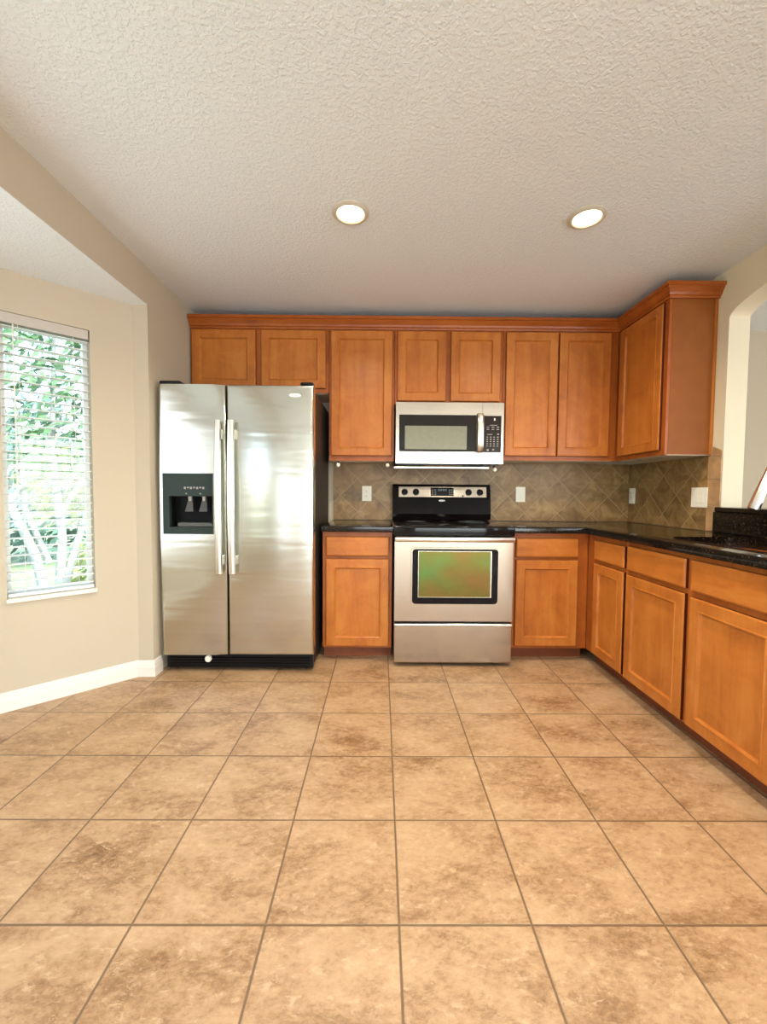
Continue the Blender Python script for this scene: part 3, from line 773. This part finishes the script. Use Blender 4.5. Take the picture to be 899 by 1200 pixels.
bm = bmesh.new(); lathe(bm, [(0.021, 0.0), (0.021, 0.012), (0.017, 0.020), (0.006, 0.022)], (0, 0, 0), 'y', 24)
for v in bm.verts: v.co = Vector((-1.098+v.co.x, FYD+0.030-v.co.y, 0.083+v.co.z))
mk('filter_cap', bm, M['white_plastic'], gr, True)
for xx in (FX0+0.05, FX1-0.06):
    bm = bmesh.new(); lathe(bm, [(0.022, 0), (0.018, 0.012), (0.012, 0.036)], (xx, FYD+0.10, 0), 'z', 16); mk('foot', bm, M['black'], t, True)

# ------------------------------------------------------------------ range
RX0, RX1, RY = 0.089, 0.872, 2.705
t = thing('range', (0.48, 3.05, 0), 'freestanding electric range with black glass cooktop and stainless oven door', 'range')
mk('body', B(RX0+0.001, RX1-0.001, RY+0.046, 3.42, 0.03, 0.868), M['black'], t)
ck = mk('cooktop', B(RX0-0.006, RX1+0.006, RY-0.004, 3.39, 0.869, 0.9365, 0.008, 3), M['cooktop_glass'], t, True)
# lower the front edge slightly: a chrome-less bevel already given
for cx, cy, r in ((0.27, 2.87, 0.10), (0.69, 2.87, 0.08), (0.27, 3.16, 0.075), (0.69, 3.16, 0.10)):
    bm = bmesh.new(); lathe(bm, [(r, 0.0), (r, 0.0006), (r-0.006, 0.0006), (r-0.006, 0.0)], (cx, cy, 0.9365), 'z', 40, False)
    mk('burner_ring', bm, M['grey_ring'], ck)
# backguard
bg = mk('backguard', (lambda bm: (loft(bm, [[(x, 3.345, 0.9375), (x, 3.338, 0.985), (x, 3.352, 1.10), (x, 3.372, 1.212), (x, 3.384, 1.222), (x, 3.425, 1.222), (x, 3.425, 0.9375)] for x in (RX0+0.004, RX1+0.012)]), bm)[1])(bmesh.new()), M['black_gloss'], t)
def onbg(z): return 3.352+(z-1.10)*(0.020/0.112)
def bgbox(x0, x1, z0, z1, th, mat, name, par, bev=0.002, off=0.0):
    bm = B(x0, x1, -th, 0, z0, z1, bev, 1)
    for v in bm.verts: v.co.y += onbg(v.co.z) - off
    return mk(name, bm, mat, par)
cp = bgbox(0.142, 0.852, 1.118, 1.204, 0.004, M['steel_mw'], 'control_panel', bg)
dsp = bgbox(0.400, 0.585, 1.130, 1.196, 0.002, M['display'], 'display', bg, 0.001, 0.0042)
for i in range(4): bgbox(0.462+i*0.018, 0.474+i*0.018, 1.170, 1.186, 0.001, M['display_mark'], 'digit', dsp, 0, 0.0062)
for r_ in range(3):
    for c_ in (0.410, 0.432, 0.548, 0.566): bgbox(c_, c_+0.011, 1.140+r_*0.017, 1.146+r_*0.017, 0.001, M['grey_mark'], 'button', dsp, 0, 0.0062)
for kx in (0.190, 0.282, 0.706, 0.798):
    zc = 1.160
    bm = bmesh.new(); lathe(bm, [(0.026, 0.0), (0.026, 0.004), (0.022, 0.006), (0.020, 0.022), (0.017, 0.025)], (0, 0, 0), 'y', 24)
    for v in bm.verts: v.co = Vector((kx+v.co.x, onbg(zc)-0.0042-v.co.y+v.co.z*0.17, zc+v.co.z))
    k = mk('knob', bm, M['black'], cp, True)
    mk('knob_grip', B(kx-0.0035, kx+0.0035, onbg(zc)-0.036, onbg(zc)-0.026, zc-0.018, zc+0.018, 0.0015, 1), M['black'], k)
bm = bmesh.new(); lathe(bm, [(0.007, 0.0), (0.007, 0.004)], (0, 0, 0), 'y', 14)
for v in bm.verts: v.co = Vector((0.660+v.co.x, onbg(1.13)-0.0042-v.co.y, 1.130+v.co.z))
mk('indicator', bm, M['black'], cp)
bm = bmesh.new(); lathe(bm, [(1, 0), (1, 0.002), (0.8, 0.003)], (0, 0, 0), 'y', 24)
for v in bm.verts: v.co = Vector((0.490+v.co.x*0.026, onbg(1.098)-v.co.y, 1.092+v.co.z*0.008))
mk('badge', bm, M['white_mark'], bg, True)
# oven door with window opening
ox0, ox1, oz0, oz1 = 0.205, 0.772, 0.422, 0.790
bm = plate([RX0+0.003, ox0, ox1, RX1-0.003], [0.308, oz0, oz1, 0.836], {(1, 1)}, lambda u, v, w: (u, RY+w, v), 0.044)
od = mk('oven_door', bm, M['steel'], t)
def rr(x0, x1, z0, z1, r, y, n=6):
    out = []
    for cx, cz, a0 in ((x1-r, z1-r, 0), (x0+r, z1-r, PI/2), (x0+r, z0+r, PI), (x1-r, z0+r, 1.5*PI)):
        for k in range(n+1):
            a = a0+PI/2*k/n; out.append((cx+r*math.cos(a), y, cz+r*math.sin(a)))
    return out
bm = bmesh.new()
rings = [rr(ox0-0.008, ox1+0.008, oz0-0.008, oz1+0.008, 0.030, RY-0.0005), rr(ox0-0.007, ox1+0.007, oz0-0.007, oz1+0.007, 0.030, RY-0.006), rr(ox0+0.003, ox1-0.003, oz0+0.003, oz1-0.003, 0.022, RY-0.006), rr(ox0+0.004, ox1-0.004, oz0+0.004, oz1-0.004, 0.022, RY-0.0005)]
loft(bm, rings, False, False)
mk('window_trim', bm, M['steel'], od, True)
bm = bmesh.new(); loft(bm, [rr(ox0+0.001, ox1-0.001, oz0+0.001, oz1-0.001, 0.02, RY+0.006), rr(ox0+0.001, ox1-0.001, oz0+0.001, oz1-0.001, 0.02, RY-0.003)])
ow = mk('oven_window', bm, M['black_gloss'], od)
ix0, ix1, iz0, iz1 = 0.246, 0.728, 0.468, 0.774
bm = plate([ix0, ix0+0.003, ix1-0.008, ix1], [iz0, iz0+0.003, iz1-0.003, iz1], {(1, 1)}, lambda u, v, w: (u, RY-0.0045+w, v), 0.0014)
mk('inner_frame', bm, M['steel_mw'], ow)
mk('oven_glass', B(ix0+0.003, ix1-0.008, RY-0.0042, RY-0.0031, iz0+0.003, iz1-0.003), M['ovenglass'], ow, label='greenish reflective glass')
hb = bmesh.new(); rings = []
for x in (RX0+0.004, RX0+0.012, RX1-0.012, RX1-0.004):
    k = 0.8 if x in (RX0+0.004, RX1-0.004) else 1.0
    rings.append([(x, RY-0.030+c*0.014*k, 0.8525+d*0.0165*k) for c, d in ((1, -0.7), (1, 0.7), (0.7, 1), (-0.6, 1), (-0.95, 0.75), (-1, 0.3), (-1, -0.6), (-0.8, -0.9), (-0.5, -1), (0.7, -1))])
loft(hb, rings)
h = mk('handle', hb, M['handle_steel'], od, True)
for xx in (RX0+0.03, RX1-0.06):
    mk('handle_bracket', B(xx, xx+0.03, RY-0.022, RY+0.040, 0.8365, 0.862, 0.003, 1), M['steel'], h)
dwr = mk('storage_drawer', B(RX0+0.003, RX1-0.003, RY+0.002, RY+0.044, 0.030, 0.276, 0.004, 2), M['steel'], t)
mk('drawer_lip', B(RX0+0.003, RX1-0.003, RY-0.012, RY+0.040, 0.2765, 0.294, 0.006, 3), M['handle_steel'], dwr)
for xx in (RX0+0.05, RX1-0.05):
    for yy in (RY+0.10, 3.35):
        bm = bmesh.new(); lathe(bm, [(0.020, 0), (0.016, 0.012), (0.010, 0.0305)], (xx, yy, 0), 'z', 14); mk('foot', bm, M['black'], t, True)

# ------------------------------------------------------------------ microwave
MY = 3.03; MX0, MX1, MZ0, MZ1 = 0.104, 0.884, 1.366, 1.8045
t = thing('microwave', (0.494, 3.23, MZ0), 'stainless over-the-range microwave with black glass door, hung under the cabinet', 'microwave')
mk('case', B(MX0+0.004, MX1-0.004, MY+0.030, YB-0.010, MZ0+0.002, MZ1-0.002), M['black'], t)
wx0, wx1, wz0, wz1 = 0.128, 0.686, 1.452, 1.716
px0, px1, pz0, pz1 = 0.732, 0.866, 1.449, 1.712
md = mk('door', plate([MX0, wx0, wx1, 0.729], [MZ0, wz0, wz1, MZ1], {(1, 1)}, lambda u, v, w: (u, MY+w, v), 0.029), M['steel_mw'], t)
ws = mk('door_window', B(wx0+0.0005, wx1-0.0005, MY-0.002, MY+0.020, wz0+0.0005, wz1-0.0005, 0.002, 1), M['mwdoor'], md)
mk('window_screen', B(0.170, 0.617, MY-0.0032, MY-0.0022, 1.468, 1.636), M['mwscreen'], ws)
bm = bmesh.new()
rings = []
for k, z in enumerate((1.445, 1.455, 1.52, 1.65, 1.715, 1.725)):
    y = MY-(0.018, 0.030, 0.038, 0.038, 0.030, 0.018)[k]
    rings.append([(0.690+a*0.0205+0.0205, y+b_*0.010, z) for a, b_ in ((-1, 1), (-1, -0.4), (-0.6, -1), (0.6, -1), (1, -0.4), (1, 1))])
loft(bm, rings); h = mk('handle', bm, M['handle_steel'], md, True)
for zz in (1.448, 1.700):
    mk('handle_post', B(0.698, 0.722, MY-0.014, MY-0.0005, zz, zz+0.018), M['black'], h)
cpn = mk('control_surround', plate([0.731, px0+0.006, px1, MX1], [MZ0, pz0, pz1, MZ1], {(1, 1)}, lambda u, v, w: (u, MY+w, v), 0.029), M['steel_mw'], t)
cpl = mk('control_panel', B(px0+0.0065, px1-0.0005, MY-0.002, MY+0.02, pz0+0.0005, pz1-0.0005, 0.002, 1), M['mwpanel'], cpn)
def mark(x0, x1, z0, z1, m='grey_mark', name='key'): mk(name, B(x0, x1, MY-0.0030, MY-0.0020, z0, z1), M[m], cpl)
mark(0.812, 0.822, 1.678, 1.694, 'white_mark', 'logo_mark')
mark(0.782, 0.836, 1.642, 1.646)
for r_, z in enumerate((1.628, 1.612)):
    for c_ in (0.760, 0.796, 0.832): mark(c_, c_+0.018, z, z+0.005)
mark(0.765, 0.802, 1.576, 1.580); mark(0.838, 0.850, 1.576, 1.584)
for r_ in range(5):
    for c_ in (0.760, 0.785, 0.810, 0.836): mark(c_, c_+0.011, 1.556-r_*0.016, 1.562-r_*0.016)
mark(0.764, 0.778, 1.460, 1.472); mark(0.804, 0.816, 1.464, 1.474)
mk('vent_underside', B(MX0+0.02, MX1-0.02, MY+0.035, YB-0.02, MZ0-0.008, MZ0+0.0015), M['black_gloss'], t)
for cx in (0.22, 0.72):
    mk('grease_filter', B(cx-0.10, cx+0.10, MY+0.08, MY+0.20, MZ0-0.014, MZ0-0.0083, 0.003, 1), M['grey_plastic'], t)
# slim metal rail below the microwave, on two drop brackets
t = thing('under_microwave_rail', (0.435, MY-0.005, 1.325), 'slim pale metal rail hanging just below the microwave', 'rail')
mk('bar', B(0.090, 0.782, MY-0.012, MY+0.004, 1.327, 1.345, 0.005, 3), M['handle_steel'], t)
for xx in (0.13, 0.73): mk('bracket', B(xx, xx+0.014, MY+0.0045, MY+0.0345, 1.330, 1.3655), M['black'], t)
for xx in (0.13, 0.73): mk('bracket_arm', B(xx, xx+0.014, MY-0.002, MY+0.0046, 1.332, 1.343), M['black'], t)
# little white-tipped hooks under the cabinets
def hook(x, y, ztop, label):
    t = thing('under_cabinet_hook', (x, y, ztop), label, 'hook', 'white-tipped hooks under the wall cabinets')
    bm = bmesh.new(); tube(bm, [(x, y, ztop), (x, y, ztop-0.014), (x, y-0.006, ztop-0.024), (x, y-0.014, ztop-0.026)], [0.010, 0.006, 0.006, 0.006], 10); mk('stem', bm, M['black'], t, True)
    bm = bmesh.new(); bmesh.ops.create_uvsphere(bm, u_segments=16, v_segments=10, radius=0.0155, matrix=Matrix.Translation((x, y-0.024, ztop-0.029)))
    mk('ball_tip', bm, M['white_plastic'], t, True)
hook(-0.322, 3.15, 1.3855, 'small white-tipped hook under the tall cabinet, end nearest the refrigerator')
hook(0.048, 3.15, 1.3855, 'small white-tipped hook at the left end of the rail under the microwave')
hook(0.8375, 3.10, 1.3575, 'small white-tipped hook at the right end of the rail under the microwave')

# ------------------------------------------------------------------ blind on the bay window
t = thing('window_blind', bay((WS0+WS1)/2, -0.03, WZ0), 'white horizontal slat blind, slats open, in the narrow bay window', 'blind')
bs0, bs1 = WS0+0.006, WS1-0.006
def bbox(s0, s1, d0, d1, z0, z1): return plate([s0, s1], [z0, z1], set(), lambda u, v, w: bay(u, d1-w, v), d1-d0)
mk('headrail', bbox(bs0, bs1, -0.058, -0.004, 2.004, WZ1-0.002), M['headrail'], t)
nsl = 31; zlo, zhi = 0.625, 1.990
for i in range(nsl):
    z = zlo+(zhi-zlo)*i/(nsl-1)
    bm = bmesh.new()
    prof = [(-0.055, z-0.002), (-0.032, z+0.0025), (-0.008, z-0.002), (-0.008, z+0.0005), (-0.032, z+0.005), (-0.055, z+0.0005)]
    loft(bm, [[bay(s, d, zz) for d, zz in prof] for s in (bs0, bs1)])
    mk('slat', bm, M['slat'], t, True)
mk('bottom_rail', bbox(bs0, bs1, -0.055, -0.008, 0.592, 0.608), M['slat'], t)
for s in (bs0+0.07, bs1-0.07):
    bm = bmesh.new(); tube(bm, [bay(s, -0.006, 0.6), bay(s, -0.006, 2.004)], 0.0012, 6); mk('ladder_cord', bm, M['cord'], t)
bm = bmesh.new(); tube(bm, [bay(bs0+0.05, 0.002, 1.15), bay(bs0+0.05, 0.002, 2.0)], 0.003, 8); mk('tilt_wand', bm, M['cord'], t)

# ------------------------------------------------------------------ recessed lights
def downlight(x, y, label):
    t = thing('recessed_light', (x, y, CZ-0.012), label, 'ceiling light', 'recessed ceiling lights')
    bm = bmesh.new(); lathe(bm, [(0.064, -0.0005), (0.088, -0.0005), (0.088, -0.004), (0.080, -0.010), (0.068, -0.012), (0.064, -0.008)], (x, y, CZ), 'z', 40, False)
    mk('trim_ring', bm, M['ring'], t, True)
    bm = bmesh.new(); lathe(bm, [(0.0635, -0.0010), (0.0635, -0.006), (0.050, -0.013), (0.030, -0.017), (0.010, -0.018)], (x, y, CZ), 'z', 36)
    mk('bulb', bm, M['bulb'], t, True)
    l = light('downlight_lamp', 'SPOT', (x, y, CZ-0.03), 56, (1.0, 0.87, 0.68), aim=(0, 0, -1))
    l.data.spot_size = math.radians(155); l.data.spot_blend = 0.9; l.data.shadow_soft_size = 0.05
downlight(-0.155, 2.057, 'lit round recessed ceiling light nearer the refrigerator')
for xx, yy, lab in ((-0.155, 0.45, 'unseen recessed ceiling light added in a second row, on the refrigerator side'), (0.986, 0.45, 'unseen recessed ceiling light added in a second row, on the counter side')):
    downlight(xx, yy, lab)  # this row is out of view, added to brighten the near floor
downlight(0.986, 2.069, 'lit round recessed ceiling light above the right-hand counter')

# ------------------------------------------------------------------ garden outside the bay window
o = struct('ground', B(-30, -2.4, -14, 24, -0.30, -0.15), M['soil'])
def foliage(bm, c, r, n, size, zs=1.0):
    for _ in range(n):
        v = Vector((random.gauss(0, 1), random.gauss(0, 1), random.gauss(0, 1))); v.normalize(); v *= r*(0.45+0.6*random.random())
        p = Vector(c)+Vector((v.x, v.y, v.z*zs))
        a = Vector((random.gauss(0, 1), random.gauss(0, 1), random.gauss(0, 1))).normalized(); b_ = a.orthogonal().normalized()
        n_ = a.cross(b_); s = size*(0.6+0.8*random.random())
        bm.faces.new([bm.verts.new(q) for q in (p-b_*s, p+n_*s*0.4, p+b_*s, p-n_*s*0.4)])
def tree(x, y, branches, leaf, label, crowns, nleaf=420):
    t = thing('garden_tree', (x, y, -0.15), label, 'tree')
    for pts, rad in branches:
        bm = bmesh.new(); tube(bm, [(x+a, y+b_, z) for a, b_, z in pts], rad, 10); mk('trunk', bm, M['bark'], t, True)
    bm = bmesh.new()
    for (a, b_, z, r) in crowns: foliage(bm, (x+a, y+b_, z), r, nleaf, 0.055)
    mk('foliage', bm, M[leaf], t)
tree(-2.95, 3.75, [([(0, 0, -0.2), (-0.10, -0.08, 0.6), (-0.28, -0.25, 1.3), (-0.42, -0.40, 2.2)], [0.045, 0.036, 0.026, 0.014]),
                   ([(0, 0, -0.2), (0.05, 0.05, 0.7), (0.0, 0.02, 1.5), (0.05, 0.02, 2.6)], [0.045, 0.034, 0.024, 0.014]),
                   ([(0, 0, 0.0), (0.14, 0.12, 0.7), (0.30, 0.26, 1.4), (0.38, 0.36, 2.2)], [0.036, 0.028, 0.02, 0.012]),
                   ([(-0.02, -0.02, 0.5), (-0.16, -0.10, 1.0), (-0.14, -0.14, 1.6), (-0.22, -0.16, 2.3)], [0.026, 0.022, 0.016, 0.010]),
                   ([(0.03, 0.03, 0.9), (0.16, 0.15, 1.25), (0.20, 0.20, 1.8), (0.34, 0.30, 2.3)], [0.022, 0.018, 0.014, 0.008]),
                   ([(-0.2, -0.18, 1.05), (-0.06, -0.06, 1.45), (0.10, 0.08, 1.95)], [0.018, 0.014, 0.008])],
     'leaf', 'pale multi-stemmed garden tree seen through the window blind', [(-0.2, -0.2, 2.3, 0.55), (0.25, 0.25, 2.2, 0.5), (0, 0, 2.8, 0.6), (0.05, 0.0, 1.5, 0.42)], 300)
for x, y, z, r, m_, lab in ((-3.75, 3.35, 0.15, 0.36, 'leaf', 'low green shrub at the foot of the garden tree'),
                        (-2.75, 4.25, 0.35, 0.38, 'leaf_yellow', 'yellow-green shrub right of the garden tree'),
                        (-3.5, 4.6, 1.25, 0.42, 'leaf_yellow', 'tall yellow-leaved shrub behind the garden tree')):
    t = thing('garden_shrub', (x, y, -0.15), lab, 'shrub')
    bm = bmesh.new(); tube(bm, [(x, y, -0.2), (x+0.02, y, z)], [0.025, 0.012], 8); mk('stem', bm, M['bark'], t, True)
    bm = bmesh.new(); foliage(bm, (x, y, z), r, 700, 0.05, 1.15); mk('foliage', bm, M[m_], t)
for k in range(4):
    x, y = -8.4+k*2.1, 5.6+k*2.0
    t = thing('garden_hedge', (x, y, -0.15), ['dense hedge tree at the far left of the garden', 'dense hedge tree left of centre behind the garden tree', 'dense hedge tree right of centre behind the garden tree', 'dense hedge tree at the far right of the garden'][k], 'tree')
    bm = bmesh.new(); tube(bm, [(x, y, -0.2), (x, y, 2.2)], [0.10, 0.05], 8); mk('trunk', bm, M['bark'], t, True)
    bm = bmesh.new(); foliage(bm, (x, y, 1.3), 1.25, 1500, 0.11, 1.35); mk('foliage', bm, M['hedge'], t)
